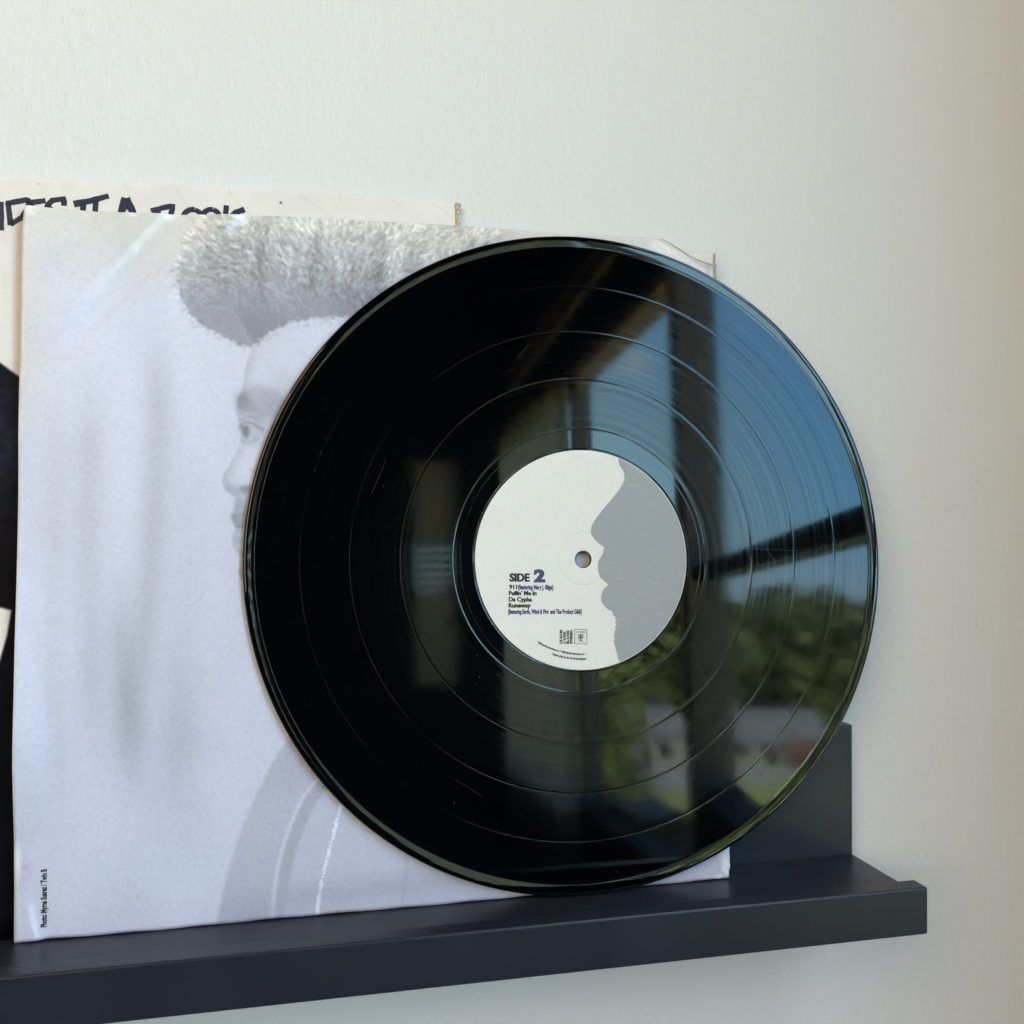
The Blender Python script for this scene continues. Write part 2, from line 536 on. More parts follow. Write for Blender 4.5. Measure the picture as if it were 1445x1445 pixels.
# specks of dust lying on the shelf board
dust_m = plain('pale_dust', (0.55, 0.55, 0.55), 0.9, 0.1)
vs = []; fs = []
for k in range(46):
    x = random.uniform(-0.5, 0.26) if k % 2 else random.uniform(0.15, 0.27)
    y = -random.uniform(10, 56) * MM
    r_ = random.choice((.1, .12, .15, .18, .2, .24, .36)) * MM
    a = random.uniform(0, 3)
    b0 = len(vs)
    for q in range(4):
        vs.append((x + r_ * math.cos(a + q * 1.57) * random.uniform(.5, 1.4), y + r_ * math.sin(a + q * 1.57), 0.00012))
    vs.append((x, y, 0.00012 + r_ * .8))
    fs += [(b0, b0 + 1, b0 + 4), (b0 + 1, b0 + 2, b0 + 4), (b0 + 2, b0 + 3, b0 + 4), (b0 + 3, b0, b0 + 4)]
o = mesh_obj('dust_specks', vs, fs, dust_m, ledge)
o['kind'] = 'stuff'

# ------------------------------------------------------------------ leaning planes: local x right, y up the sheet, z towards the room
TH = 0.0552
sv = Vector((0, math.sin(TH), math.cos(TH)))
nv = Vector((0, -math.cos(TH), math.sin(TH)))


def lean(y):
    return frame((-0.38352, y * MM, 0.0), Vector((1, 0, 0)), sv, nv)


# ------------------------------------------------------------------ text as flat print
def text_mesh(s_, size, bold=0.0, xs=1.0, align='LEFT', space=1.0):
    cu = bpy.data.curves.new('t', 'FONT')
    cu.body = s_
    cu.size = size
    cu.offset = bold * size
    cu.align_x = align
    cu.space_character = space
    cu.resolution_u = 3
    o_ = bpy.data.objects.new('t', cu)
    C.objects.link(o_)
    bpy.context.view_layer.update()
    dg = bpy.context.evaluated_depsgraph_get()
    me = bpy.data.meshes.new_from_object(o_.evaluated_get(dg))
    bpy.data.objects.remove(o_)
    bpy.data.curves.remove(cu)
    v = np.array([tuple(p.co) for p in me.vertices]).reshape(-1, 3)
    f = [tuple(q.vertices) for q in me.polygons]
    bpy.data.meshes.remove(me)
    if len(v):
        v[:, 0] *= xs
    return v, f


class Print:
    """collects flat lettering into one mesh"""
    def __init__(s):
        s.v = []; s.f = []; s.n = 0

    def add(s, v, f, pos=(0, 0), rot=0.0):
        c, n_ = math.cos(rot), math.sin(rot)
        w = v.copy()
        w[:, 0] = c * v[:, 0] - n_ * v[:, 1] + pos[0]
        w[:, 1] = n_ * v[:, 0] + c * v[:, 1] + pos[1]
        s.v += [tuple(x) for x in w]
        s.f += [tuple(i + s.n for i in q) for q in f]
        s.n += len(w)

    def text(s, t_, pos, size, rot=0.0, **k):
        v, f = text_mesh(t_, size, **k)
        if len(v):
            s.add(v, f, pos, rot)

    def fit(s, t_, pos, size, width, rot=0.0, bold=0.0, heavy=0.0):
        v, f = text_mesh(t_, size, bold)
        w = v[:, 0].max() - v[:, 0].min()
        v[:, 0] = (v[:, 0] - v[:, 0].min()) * width / w
        for k in ((0,) if not heavy else (-1, 0, 1)):
            q = v.copy()
            q[:, 0] += k * heavy
            q[:, 2] += 0.006 * (k + 1)
            s.add(q, f, pos, rot)

    def arc(s, t_, r_, a0, a1, size, bold=0.0):
        """letters standing on a circle of radius r_ from angle a0 to a1 (degrees, bottom of the circle)"""
        for i, ch in enumerate(t_):
            if ch == ' ':
                continue
            a = R(a0 + (a1 - a0) * i / max(1, len(t_) - 1))
            v, f = text_mesh(ch, size, bold, 0.62, 'CENTER')
            if len(v):
                s.add(v, f, (r_ * math.cos(a), r_ * math.sin(a)), a + math.pi / 2)

    def quad(s, p0, p1, w):
        a = Vector((p0[0], p0[1])); b = Vector((p1[0], p1[1]))
        d = (b - a).normalized(); n_ = Vector((-d.y, d.x)) * w / 2
        s.v += [(a.x - n_.x, a.y - n_.y, 0), (b.x - n_.x, b.y - n_.y, 0), (b.x + n_.x, b.y + n_.y, 0), (a.x + n_.x, a.y + n_.y, 0)]
        s.f.append((s.n, s.n + 1, s.n + 2, s.n + 3)); s.n += 4

    def brush(s, pts, w0, w1=None):
        """a marker stroke along a polyline, slightly uneven"""
        w1 = w0 if w1 is None else w1
        P = [Vector((a, b)) for a, b in pts]
        Q = []
        for a, b in zip(P[:-1], P[1:]):
            for k in range(4):
                Q.append(a.lerp(b, k / 4))
        Q.append(P[-1])
        m = len(Q)
        for i, q in enumerate(Q):
            d = (Q[min(i + 1, m - 1)] - Q[max(i - 1, 0)]).normalized()
            n_ = Vector((-d.y, d.x)) * (w0 + (w1 - w0) * i / (m - 1)) * random.uniform(.92, 1.08) / 2
            s.v += [(q.x - n_.x, q.y - n_.y, 0), (q.x + n_.x, q.y + n_.y, 0)]
            if i:
                b0 = s.n + 2 * i
                s.f.append((b0 - 2, b0, b0 + 1, b0 - 1))
        s.n += 2 * m

    def ring(s, c, r0, r1, n_=48, a0=0, a1=360, sq=1.0):
        for i in range(n_ + 1):
            a = R(a0 + (a1 - a0) * i / n_)
            for r_ in (r0, r1):
                s.v.append((c[0] + r_ * math.cos(a), c[1] + r_ * sq * math.sin(a), 0))
            if i:
                b0 = s.n + 2 * i
                s.f.append((b0 - 2, b0 - 1, b0 + 1, b0))
        s.n += 2 * (n_ + 1)

    def build(s, name, mat, parent, z=0.0, zf=None):
        o_ = mesh_obj(name, [(x * MM, y * MM, ((z if zf is None else zf(x, y) + z) + dz) * MM) for x, y, dz in s.v], s.f, mat, parent)
        return o_


ink = plain('black_ink', lin(44, 46, 50), 0.55, 0.3, 0.05)
ink_blue = plain('indigo_ink', lin(74, 74, 118), 0.55, 0.3, 0.05)

# ------------------------------------------------------------------ pictures painted as arrays (generic soft prints)
def blur(a, s_):
    if s_ <= 0:
        return a
    k = max(1, int(round(s_)))
    for _ in range(3):
        for ax in (0, 1):
            p_ = np.pad(a, [(k + 1, k) if i == ax else (0, 0) for i in range(2)], mode='edge')
            c_ = np.cumsum(p_, ax)
            n_ = a.shape[ax]
            hi = np.take(c_, np.arange(2 * k + 1, 2 * k + 1 + n_), ax)
            lo = np.take(c_, np.arange(0, n_), ax)
            a = (hi - lo) / (2 * k + 1)
    return a


def fill(poly, X, Y):
    inside = np.zeros(X.shape, bool)
    P = np.array(poly, float)
    x0, y0 = P[:, 0].min(), P[:, 1].min(); x1, y1 = P[:, 0].max(), P[:, 1].max()
    j = len(P) - 1
    for i in range(len(P)):
        xi, yi = P[i]; xj, yj = P[j]
        if yi != yj:
            c_ = ((yi > Y) != (yj > Y)) & (X < (xj - xi) * (Y - yi) / (yj - yi) + xi)
            inside ^= c_
        j = i
    return inside.astype(float)


def smooth_noise(shape, cells, seed):
    g_ = np.random.default_rng(seed)
    c_ = g_.random((cells[0] + 2, cells[1] + 2))
    yy = np.linspace(0, cells[0], shape[0]); xx = np.linspace(0, cells[1], shape[1])
    yi = np.minimum(yy.astype(int), cells[0] - 1); xi = np.minimum(xx.astype(int), cells[1] - 1)
    fy = (yy - yi)[:, None]; fx = (xx - xi)[None]
    fy = fy * fy * (3 - 2 * fy); fx = fx * fx * (3 - 2 * fx)
    a = c_[yi][:, xi]; b = c_[yi][:, xi + 1]; d = c_[yi + 1][:, xi]; e_ = c_[yi + 1][:, xi + 1]
    return (a * (1 - fx) + b * fx) * (1 - fy) + (d * (1 - fx) + e_ * fx) * fy


def spline(pts, n_=8):
    P = [np.array(q, float) for q in pts]
    out_ = []
    for i in range(len(P) - 1):
        p0 = P[max(i - 1, 0)]; p1 = P[i]; p2 = P[i + 1]; p3 = P[min(i + 2, len(P) - 1)]
        for k in range(n_):
            t_ = k / n_
            out_.append(0.5 * ((2 * p1) + (-p0 + p2) * t_ + (2 * p0 - 5 * p1 + 4 * p2 - p3) * t_ ** 2 + (-p0 + 3 * p1 - 3 * p2 + p3) * t_ ** 3))
    out_.append(P[-1])
    return [tuple(q) for q in out_]


def make_image(name, rgb):
    h_, w_, _ = rgb.shape
    im = bpy.data.images.new(name, w_, h_)
    px = np.ones((h_, w_, 4), np.float32)
    px[:, :, :3] = np.clip(rgb, 0, 1)
    im.pixels.foreach_set(px.ravel())
    im.update()
    im.pack()
    return im


def print_mat(name, im, rough, spec, gain=1.0, coat=0.0):
    t = NT(name).set(Roughness=rough)
    t.b.inputs['Specular IOR Level'].default_value = spec
    uv = t.new('UVMap')
    ti = t.new('TexImage')
    ti.image = im
    ti.interpolation = 'Cubic'
    t.l.new(uv.outputs[0], ti.inputs[0])
    g_ = t.new('MixRGB', blend_type='MULTIPLY')
    g_.inputs[0].default_value = 1
    g_.inputs[2].default_value = (gain, gain, gain, 1)
    t.l.new(ti.outputs[0], g_.inputs[1])
    t.l.new(g_.outputs[0], t.b.inputs['Base Color'])
    t.bump(t.noise(1500, 2), 0.00002, 0.4)
    return t


# sleeve picture: x 0..W, y 0..H in millimetres, drawn 4 px per mm
SW, SH = 312.0, 306.0
SX0 = -2.5
nx, ny = 1248, 1224
X, Y = np.meshgrid(SX0 + (np.arange(nx) + .5) / nx * SW, -1.0 + (np.arange(ny) + .5) / ny * SH)
ppm = 4.0
base = 0.775 + 0.025 * np.clip((Y - 60) / 200, -.3, 1)
base += 0.030 * (smooth_noise((ny, nx), (4, 14), 1) - .5) + 0.035 * (smooth_noise((ny, nx), (5, 6), 2) - .5)
base += 0.015 * (smooth_noise((ny, nx), (20, 30), 21) - .5)


def streak(pts, w_, depth):
    """a soft blurred fold of the backdrop in the print"""
    global base
    P = np.array(spline(pts, 6))
    o_ = np.argsort(P[:, 1]); P = P[o_]
    cx = np.interp(Y[:, 0], P[:, 1], P[:, 0])[:, None]
    f_ = np.clip((Y - P[0, 1]) / 45, 0, 1) * np.clip((P[-1, 1] - Y) / 45, 0, 1)
    base -= depth * np.exp(-((X - cx) / w_) ** 2) * f_ * f_ * (3 - 2 * f_)


streak([(50, 262), (52, 215), (50, 150), (44, 95), (42, 40)], 6.5, 0.085)
streak([(24, 240), (25, 190), (26, 130), (30, 60)], 6.5, 0.056)
streak([(37, 160), (38, 120), (41, 60)], 5.0, 0.069)
streak([(62, 220), (66, 160), (60, 100), (64, 40)], 8.0, 0.037)
streak([(14, 230), (12, 120), (16, 40)], 5.0, 0.031)
streak([(72, 120), (60, 60), (70, 10)], 10.0, 0.037)
# face: a plain soft profile, paler than the backdrop
profile = spline([(91, 246), (88, 236), (86.5, 226), (84, 219), (85, 211), (86, 203), (82, 194), (78.5, 187.5), (79.5, 182), (84, 178), (83, 173.5), (81.8, 170), (84, 166), (82.5, 162), (83, 157), (86, 153), (85.5, 146), (90, 140), (100, 132), (118, 120), (150, 112)])
face_poly = profile + [(230, 110), (230, 305), (70, 305), (70, 280), (88, 252)]
fm = blur(fill(face_poly, X, Y), 1)
base = base * (1 - fm) + fm * (0.800 - 0.05 * blur((smooth_noise((ny, nx), (24, 24), 4) > .62).astype(float), 14))
base -= 0.11 * fm * (1 - blur(fill(face_poly, X, Y), 11)) * 1.6 * np.clip((243 - Y) / 8, 0, 1)
base += 0.022 * (1 - fm) * blur(fm, 14)
def soft(poly, s_, amt):
    global base
    amt *= 1.5
    base = base - amt * blur(fill(poly, X, Y), s_)
def arcline(pts, w_, amt):
    """a thin soft stroke along a curve"""
    global base
    P = np.array(spline(pts, 10))
    i0, i1 = max(0, int((P[:, 0].min() - 4 - SX0) / SW * nx)), int((P[:, 0].max() + 4 - SX0) / SW * nx)
    j0, j1 = max(0, int((P[:, 1].min() - 3) / SH * ny)), int((P[:, 1].max() + 5) / SH * ny)
    xs_, ys_ = X[j0:j1, i0:i1], Y[j0:j1, i0:i1]
    dm_ = np.full(xs_.shape, 1e9)
    for q in P:
        dm_ = np.minimum(dm_, (xs_ - q[0]) ** 2 + (ys_ - q[1]) ** 2)
    base[j0:j1, i0:i1] -= amt * np.exp(-dm_ / w_ ** 2)
soft([(83.6, 224), (92, 228), (104, 224), (108, 216), (96, 212), (88, 214), (84.2, 218)], 6, 0.075)
soft([(83.4, 223), (89, 224), (93, 217), (84.6, 214.5)], 4, 0.055)
soft([(85.2, 212), (94, 214), (98, 206), (90, 201), (86, 205)], 6, 0.055)
arcline([(85.2, 209.0), (87.2, 211.0), (90.5, 210.8), (95, 208)], 0.7, 0.11)
arcline([(85.8, 212.4), (88.5, 213.6), (93, 213)], 1.0, 0.05)
arcline([(86.2, 203.6), (89, 202.6), (93, 204)], 0.9, 0.05)
soft([(86.2, 209.4), (88.8, 210), (89.6, 206.5), (88.2, 204), (86.4, 206)], 1, 0.12)
soft([(79.6, 184), (84.4, 178.2), (93, 179.5), (92, 185), (86, 184)], 4, 0.060)
soft([(85, 183), (88.4, 184), (91, 182), (87, 180.2)], 2, 0.10)
arcline([(90, 191), (93, 188), (93.6, 184), (91, 181)], 0.8, 0.06)
soft([(83, 177.4), (93, 179), (95, 171.5), (83.2, 171.8)], 3, 0.075)
soft([(82.0, 171.4), (88, 172.4), (93, 170), (91, 166.6), (84.2, 166.2), (82.4, 168.4)], 2, 0.11)
arcline([(84.0, 166.2), (88, 166.0), (93, 166.4)], 0.6, 0.15)
soft([(84.0, 165.6), (91, 165.6), (90, 158.6), (84.2, 158.2), (82.8, 162)], 2, 0.065)
arcline([(83.5, 162.4), (86.5, 162.8)], 0.9, -0.06)
soft([(84.6, 156.5), (92, 157), (93, 153), (86.6, 152.6)], 3, 0.08)
bt_ = blur((smooth_noise((ny, nx), (300, 300), 41) > .52).astype(float), 1)
bm_ = blur(fill([(85.6, 150), (96, 152), (104, 120), (92, 118), (88, 138)], X, Y), 8)
base -= bm_ * (0.04 + 0.10 * bt_)
# hair: dark towards the hairline, lighter and frayed towards the top
hair = spline([(64, 289), (59.5, 276), (60.5, 265), (66, 256), (74, 250.5), (83, 246.5), (89, 243), (96, 250), (107, 256), (122, 258.5), (140, 259.5), (154, 265), (170, 276), (190, 290), (200, 302), (196, 309), (150, 309), (110, 309), (80, 306), (68, 298)])
hm = fill(hair, X, Y)
jx = 1.6 * (smooth_noise((ny, nx), (220, 220), 5) - .5) * 4
edge = blur(hm, 9)
hm = np.clip((edge + 0.34 * (smooth_noise((ny, nx), (230, 230), 6) - .5) * (1 - np.abs(edge - .5) * 2) - .36) * 3.2, 0, 1)
low = np.clip((296 - Y) / 34 + 0.32 * (smooth_noise((ny, nx), (9, 18), 8) - .5) * 2, 0, 1)
dens = 0.035 + 0.225 * low ** 0.8
for (cx_, w_, top_) in ((93, 2.6, 305), (117.5, 2.2, 300), (72, 5, 285), (146, 2.5, 304), (160, 4, 296), (187, 3, 303), (194, 2, 302)):
    dens += 0.11 * np.exp(-((X - cx_ - .10 * (Y - 280)) / w_) ** 2) * np.clip((top_ + 4 - Y) / 10, 0, 1) * np.clip((Y - 255) / 10, 0, 1)
dens = np.clip(dens, 0, .245) * .88
hm2 = np.clip(hm * (0.35 + 0.65 * np.clip((306 - Y) / 9 + .6 * (smooth_noise((ny, nx), (60, 60), 17) - .3), 0, 1)), 0, 1)
base = base - hm2 * dens
# individual hairs, pale and dark, fanning up and out from the hairline
acc = np.zeros((ny, nx)); accd = np.zeros((ny, nx))
field = smooth_noise((200, 200), (16, 20), 10)
def hairs(m, target, lo, hi, l0, l1, ylo, pw):
    hx = rng.uniform(55, 200, m); hy = ylo + (307 - ylo) * rng.random(m) ** pw
    jx_ = np.clip(((hx - 55) * 1.37).astype(int), 0, 199); jy_ = np.clip(((hy - 245) * 3.1).astype(int), 0, 199)
    ang = np.arctan2(58 * np.ones(m), (hx - 128) * 1.5) + rng.normal(0, .28, m) + 2.2 * (field[jy_, jx_] - .5)
    curl = rng.normal(0, .55, m)
    ln = rng.uniform(l0, l1, m); am = rng.uniform(lo, hi, m)
    iy = np.clip(((hy + 1) / SH * ny).astype(int), 0, ny - 1); ix = np.clip(((hx - SX0) / SW * nx).astype(int), 0, nx - 1)
    ok = edge[iy, ix] > .36
    am = am * np.clip((hy - 252) / 26, 0.05, 1.0)
    px_, py_ = hx.copy(), hy.copy()
    for k in range(16):
        a_ = ang + curl * k / 15
        px_ += np.cos(a_) * ln / 16; py_ += np.sin(a_) * ln / 16
        ix = np.clip(((px_ - SX0) / SW * nx).astype(int), 0, nx - 1); iy = np.clip(((py_ + 1) / SH * ny).astype(int), 0, ny - 1)
        target[iy[ok], ix[ok]] = np.maximum(target[iy[ok], ix[ok]], (am * (1 - .55 * k / 15))[ok])
hmb = blur(hm, 12)
def fringe(m, sgn, lo, hi, l0, l1):
    hx = rng.uniform(54, 202, m); hy = rng.uniform(238, 306, m)
    iy = np.clip(((hy + 1) / SH * ny).astype(int), 0, ny - 1); ix = np.clip(((hx - SX0) / SW * nx).astype(int), 0, nx - 1)
    e_ = hmb[iy, ix]
    ok = (e_ > .22) & (e_ < .62)
    hx, hy = hx[ok], hy[ok]; m = len(hx)
    ang = np.arctan2((hy - 268) * 1.3, hx - 116) + rng.normal(0, .45, m)
    ln = rng.uniform(l0, l1, m) * np.where(hy < 262, .55, 1.0); am = rng.uniform(lo, hi, m)
    t_ = np.zeros((ny, nx))
    px_, py_ = hx.copy(), hy.copy()
    for k in range(14):
        px_ += np.cos(ang) * ln / 14; py_ += np.sin(ang) * ln / 14
        ix = np.clip(((px_ - SX0) / SW * nx).astype(int), 0, nx - 1); iy = np.clip(((py_ + 1) / SH * ny).astype(int), 0, ny - 1)
        t_[iy, ix] = np.maximum(t_[iy, ix], am * (1 - .8 * k / 13))
    return blur(t_, 1)
base -= fringe(3600, 1, .10, .26, 2.0, 5.0)
base += .5 * fringe(700, 1, .05, .14, 1.2, 3.0)
hairs(2300, acc, .14, .34, 2.0, 6.0, 257, 0.75)
hairs(2400, accd, .10, .26, 2.0, 6.0, 252, 0.8)
base = np.clip(base + blur(acc, 1) * 1.25 - blur(accd, 1) * 1.15, .40, .93)
# jacket: lapel band, piping, strip and pale shirt with a bead chain
outer = spline([(135, 96), (112.8, 81.7), (102.4, 70.2), (95.1, 57.3), (87.9, 41.5), (82.2, 24.4), (78.0, 7.3), (76.1, -3)])
inner = spline([(135, 72), (121.7, 60.2), (112.8, 50.2), (106.9, 37.2), (102.5, 22.8), (100.2, 6.8), (99.6, -3)])
strip = spline([(138, 67), (124.7, 55.5), (117.2, 46.9), (111.3, 33.9), (106.9, 19.5), (104.0, 0.3), (104, -3)])
ow = blur(fill(outer + [(320, -3), (320, 96)], X, Y), 2)
base = base * (1 - ow) + ow * (0.685 + 0.05 * (smooth_noise((ny, nx), (14, 10), 11) - .5) + 0.0004 * (Y - 30))
sh = blur(fill(strip + [(320, -3), (320, 67)], X, Y), 2)
base = base * (1 - sh) + sh * (0.735 + 0.03 * (smooth_noise((ny, nx), (8, 8), 12) - .5) - 0.05 * np.exp(-((Y - 8 - 0.03 * (X - 100)) / 6) ** 2))
st = blur(fill(inner + strip[::-1], X, Y), 1)
base = base * (1 - st) + st * 0.655
def line(pts, w_, amt):
    global base
    P = np.array(spline(pts, 10)); o_ = np.argsort(P[:, 1])
    cx = np.interp(Y[:, 0], P[o_, 1], P[o_, 0], left=-99, right=-99)[:, None]
    base = base + amt * np.exp(-((X - cx) / w_) ** 2)
line([(121, 60.6), (112.3, 50.2), (106.4, 37.2), (102.0, 22.8), (99.7, 6.8), (99.1, -0.9)], 1.1, 0.075)
line([(165, 60), (158, 30), (154, 0)], 1.2, -0.03)
ch = np.array(spline([(131, 56), (128.0, 45.3), (124.7, 33.0), (121.1, 19.8), (118.7, 8.2), (117.8, -0.9)], 40))
d = np.r_[0, np.cumsum(np.hypot(*np.diff(ch, axis=0).T))]
for q in np.arange(0, d[-1], 1.65):
    cx = np.interp(q, d, ch[:, 0]) + random.uniform(-.22, .22); cy = np.interp(q, d, ch[:, 1])
    r_ = random.uniform(.75, 1.25)
    i0, i1 = int((cx - 3 - SX0) / SW * nx), int((cx + 3 - SX0) / SW * nx); j0, j1 = max(0, int((cy - 2) / SH * ny)), int((cy + 4) / SH * ny)
    dd = np.hypot(X[j0:j1, i0:i1] - cx, Y[j0:j1, i0:i1] - cy)
    base[j0:j1, i0:i1] += np.clip((r_ - dd) / .35, 0, 1) * 0.13
base += 0.010 * rng.normal(0, 1, (ny, nx)) + 0.012 * blur(rng.normal(0, 3, (ny, nx)), 1)
warm_sheen = np.clip((Y - 262 + 10 * (smooth_noise((ny, nx), (3, 6), 13) - .5)) / 45, 0, 1)  # yellowish sheen along the top and upper left edge, painted into the print
warm_sheen = np.maximum(warm_sheen, 0.8 * np.clip((16 - X) / 22, 0, 1) * np.clip((Y - 150) / 80, 0, 1))
tint_c = np.array([0.985, 0.995, 1.070]); tint_w = np.array([1.015, 0.995, 0.955])
rgb = np.clip(base, 0, .97)[:, :, None] * (tint_c * (1 - warm_sheen[:, :, None]) + tint_w * warm_sheen[:, :, None])
# worn white paper along the edges and at the fold ends
wear_and_light = np.zeros((ny, nx))
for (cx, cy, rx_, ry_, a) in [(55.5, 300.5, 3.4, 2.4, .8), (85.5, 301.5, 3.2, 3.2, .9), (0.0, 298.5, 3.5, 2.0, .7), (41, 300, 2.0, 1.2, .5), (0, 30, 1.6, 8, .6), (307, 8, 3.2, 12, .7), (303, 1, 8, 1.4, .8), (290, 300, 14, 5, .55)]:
    wear_and_light = np.maximum(wear_and_light, a * np.clip(1.4 - np.hypot((X - cx) / rx_, (Y - cy) / ry_) - .8 * (smooth_noise((ny, nx), (150, 150), 14) - .5), 0, 1))
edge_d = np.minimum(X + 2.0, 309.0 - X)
wear_and_light = np.maximum(wear_and_light, np.clip(1 - edge_d / (0.5 + 1.2 * smooth_noise((ny, nx), (120, 4), 15)), 0, 1) * .6)
def crease_light(p0, p1, w_, a0, a1):  # light caught by the fold ridges, painted white into the print
    global wear_and_light
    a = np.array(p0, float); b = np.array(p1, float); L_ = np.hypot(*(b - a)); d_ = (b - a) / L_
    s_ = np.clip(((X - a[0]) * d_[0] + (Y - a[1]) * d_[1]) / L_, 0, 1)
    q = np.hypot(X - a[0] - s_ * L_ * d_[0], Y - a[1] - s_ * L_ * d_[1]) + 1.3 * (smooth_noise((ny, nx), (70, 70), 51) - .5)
    wear_and_light = np.maximum(wear_and_light, (a0 + (a1 - a0) * s_) * np.clip(1.5 - np.abs(q) / w_, 0, 1) * np.clip(s_ * 8, 0, 1) * (.65 + .7 * smooth_noise((ny, nx), (110, 110), 52)))
crease_light((31, 272), (55, 301.5), 1.5, .30, .62)
crease_light((17, 254), (33, 275), 2.2, .12, .34)
crease_light((79, 293), (86, 302), 1.4, .3, .75)
crease_light((8, 1), (5.5, 13), 1.0, .7, .25)
rgb = rgb * (1 - wear_and_light[:, :, None]) + wear_and_light[:, :, None] * np.array([.94, .94, .94])
pk = np.exp(-(((X - 3.2) / 2.2) ** 2 + ((Y - 28) / 4) ** 2)) * smooth_noise((ny, nx), (160, 160), 16)
rgb -= pk[:, :, None] * np.array([0.03, 0.16, 0.06])
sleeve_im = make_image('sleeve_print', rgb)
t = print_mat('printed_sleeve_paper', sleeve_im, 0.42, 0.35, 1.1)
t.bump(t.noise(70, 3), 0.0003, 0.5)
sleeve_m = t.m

# ------------------------------------------------------------------ the printed paper sleeve
sleeve = empty('record_sleeve', label='pale grey printed paper sleeve with curled corner right behind the record', category='record sleeve')
sleeve.matrix_world = lean(-25.0)


def sigm(x):
    return 1 / (1 + np.exp(-np.clip(x, -30, 30)))


def fold(u, v, p0, p1, w_, amp_, reach=22.0, f0=18.0, f1=4.0):
    """a step across the line p0-p1: the paper drops by amp_ going to its right side"""
    a = np.array(p0, float); b = np.array(p1, float)
    L_ = np.hypot(*(b - a)); d_ = (b - a) / L_
    s_ = (u - a[0]) * d_[0] + (v - a[1]) * d_[1]
    q = (u - a[0]) * d_[1] - (v - a[1]) * d_[0]          # positive to the right of the line
    fade = np.clip(s_ / f0, 0, 1) * np.clip((L_ + 6 - s_) / f1, 0, 1)
    fade = fade * fade * (3 - 2 * fade)
    return -amp_ * np.tanh(q / w_) * np.exp(-np.abs(q) / reach) * fade


def sheet_h(u, v):
    h_ = 0.55 * np.sin(u / 37 + 1.1) * np.sin(v / 52) + 0.35 * np.sin(u / 21 + v / 33) + 0.16 * np.sin(u / 7 - v / 11) * np.exp(-((u - 30) / 40) ** 2 - ((v - 270) / 40) ** 2)
    h_ = h_ * np.clip((150 - u) / 60, 0.15, 1)
    h_ += fold(u, v, (10, 243), (56, 303), 2.4, 0.95)
    h_ += fold(u, v, (12, 235), (78.5, 305), 1.5, -0.75, 16)
    h_ += fold(u, v, (76, 290), (90, 306), 1.8, 0.6, 9, 8)
    h_ += fold(u, v, (20, 283), (30, 303), 2.2, -0.7, 9, 8)
    h_ += fold(u, v, (5, 272), (22, 292), 2.8, 0.6, 12, 8)
    h_ += fold(u, v, (88, 290), (96, 306), 3.0, -0.45, 12, 8)
    uc = 0.9 + 3.5 * ((v - 155) / 38) ** 2
    uc = np.minimum(uc, 15)
    k = np.clip((v - 40) / 30, 0, 1) * np.clip((235 - v) / 30, 0, 1)
    h_ += k * 0.19 * np.log1p(np.exp(np.clip((uc - u) / .7, -30, 30))) * .7
    h_ += fold(u, v, (3, 22), (11, -4), 1.3, -0.9, 7, 10)
    h_ += fold(u, v, (-2, 30), (4, 14), 1.2, 0.4, 5, 6)
    h_ += 1.3 * np.exp(-((u + 2) / 5) ** 2 - ((v - 303) / 5) ** 2)
    h_ += np.clip((u - 298) / 10, 0, 1) * np.clip((22 - v) / 20, 0, 1) * (0.5 * np.sin(v * 1.3 + u) + 0.4 * np.sin(v * .6 - u * 1.7))
    h_ += np.clip((v - 290) / 14, 0, 1) * np.clip((u - 250) / 40, 0, 1) * (0.5 * np.sin(u * .35) + 0.3 * np.sin(u * .9 + v))
    return h_


def sheet(name, top, right, z0, mat, parent, n_=220, hs=1.0):
    us = np.linspace(0, 1, n_ + 1); vs_ = np.linspace(0, 1, n_ + 1)
    tx = np.array([q[0] for q in top]); ty = np.array([q[1] for q in top])
    U, V_ = np.meshgrid(us, vs_)
    lx = np.interp(V_, [0, 0.2, .4, .6, .8, .97, 1], [-0.6, -1.4, -2.0, -1.8, -2.2, -2.2, -1.3])
    rx_ = np.interp(V_, [q[0] for q in right], [q[1] for q in right])
    u = lx + U * (rx_ - lx)
    vt = np.interp(u, tx, ty)
    v0 = 0.15 + 0.3 * np.sin(u / 9.0) ** 2 + 0.25 * np.sin(u / 31 + 1) ** 2
    v = v0 + V_ * (vt - v0)
    jit = 0.12 * np.sin(u * 1.7) * np.sin(u * .41)
    v = v + jit * (V_ > .999)
    h_ = z0 + hs * sheet_h(u, v)
    co = np.stack([u, v, h_], -1).reshape(-1, 3) * MM
    idx = np.arange((n_ + 1) ** 2).reshape(n_ + 1, n_ + 1)
    F_ = np.stack([idx[:-1, :-1], idx[:-1, 1:], idx[1:, 1:], idx[1:, :-1]], -1).reshape(-1, 4)
    me = bpy.data.meshes.new(name)
    me.from_pydata(co.tolist(), [], F_.tolist())
    me.polygons.foreach_set('use_smooth', [True] * len(me.polygons))
    uv = me.uv_layers.new(name='UVMap')
    li = np.empty(len(me.loops), np.int32); me.loops.foreach_get('vertex_index', li)
    uvc = np.stack([(u.ravel() - SX0) / SW, (v.ravel() + 1) / SH], -1)[li]
    uv.data.foreach_set('uv', uvc.ravel().astype(np.float32))
    me.materials.append(mat)
    o_ = bpy.data.objects.new(name, me)
    C.objects.link(o_)
    o_.parent = parent
    sol = o_.modifiers.new('thick', 'SOLIDIFY'); sol.thickness = 0.22 * MM; sol.offset = -1
    return o_


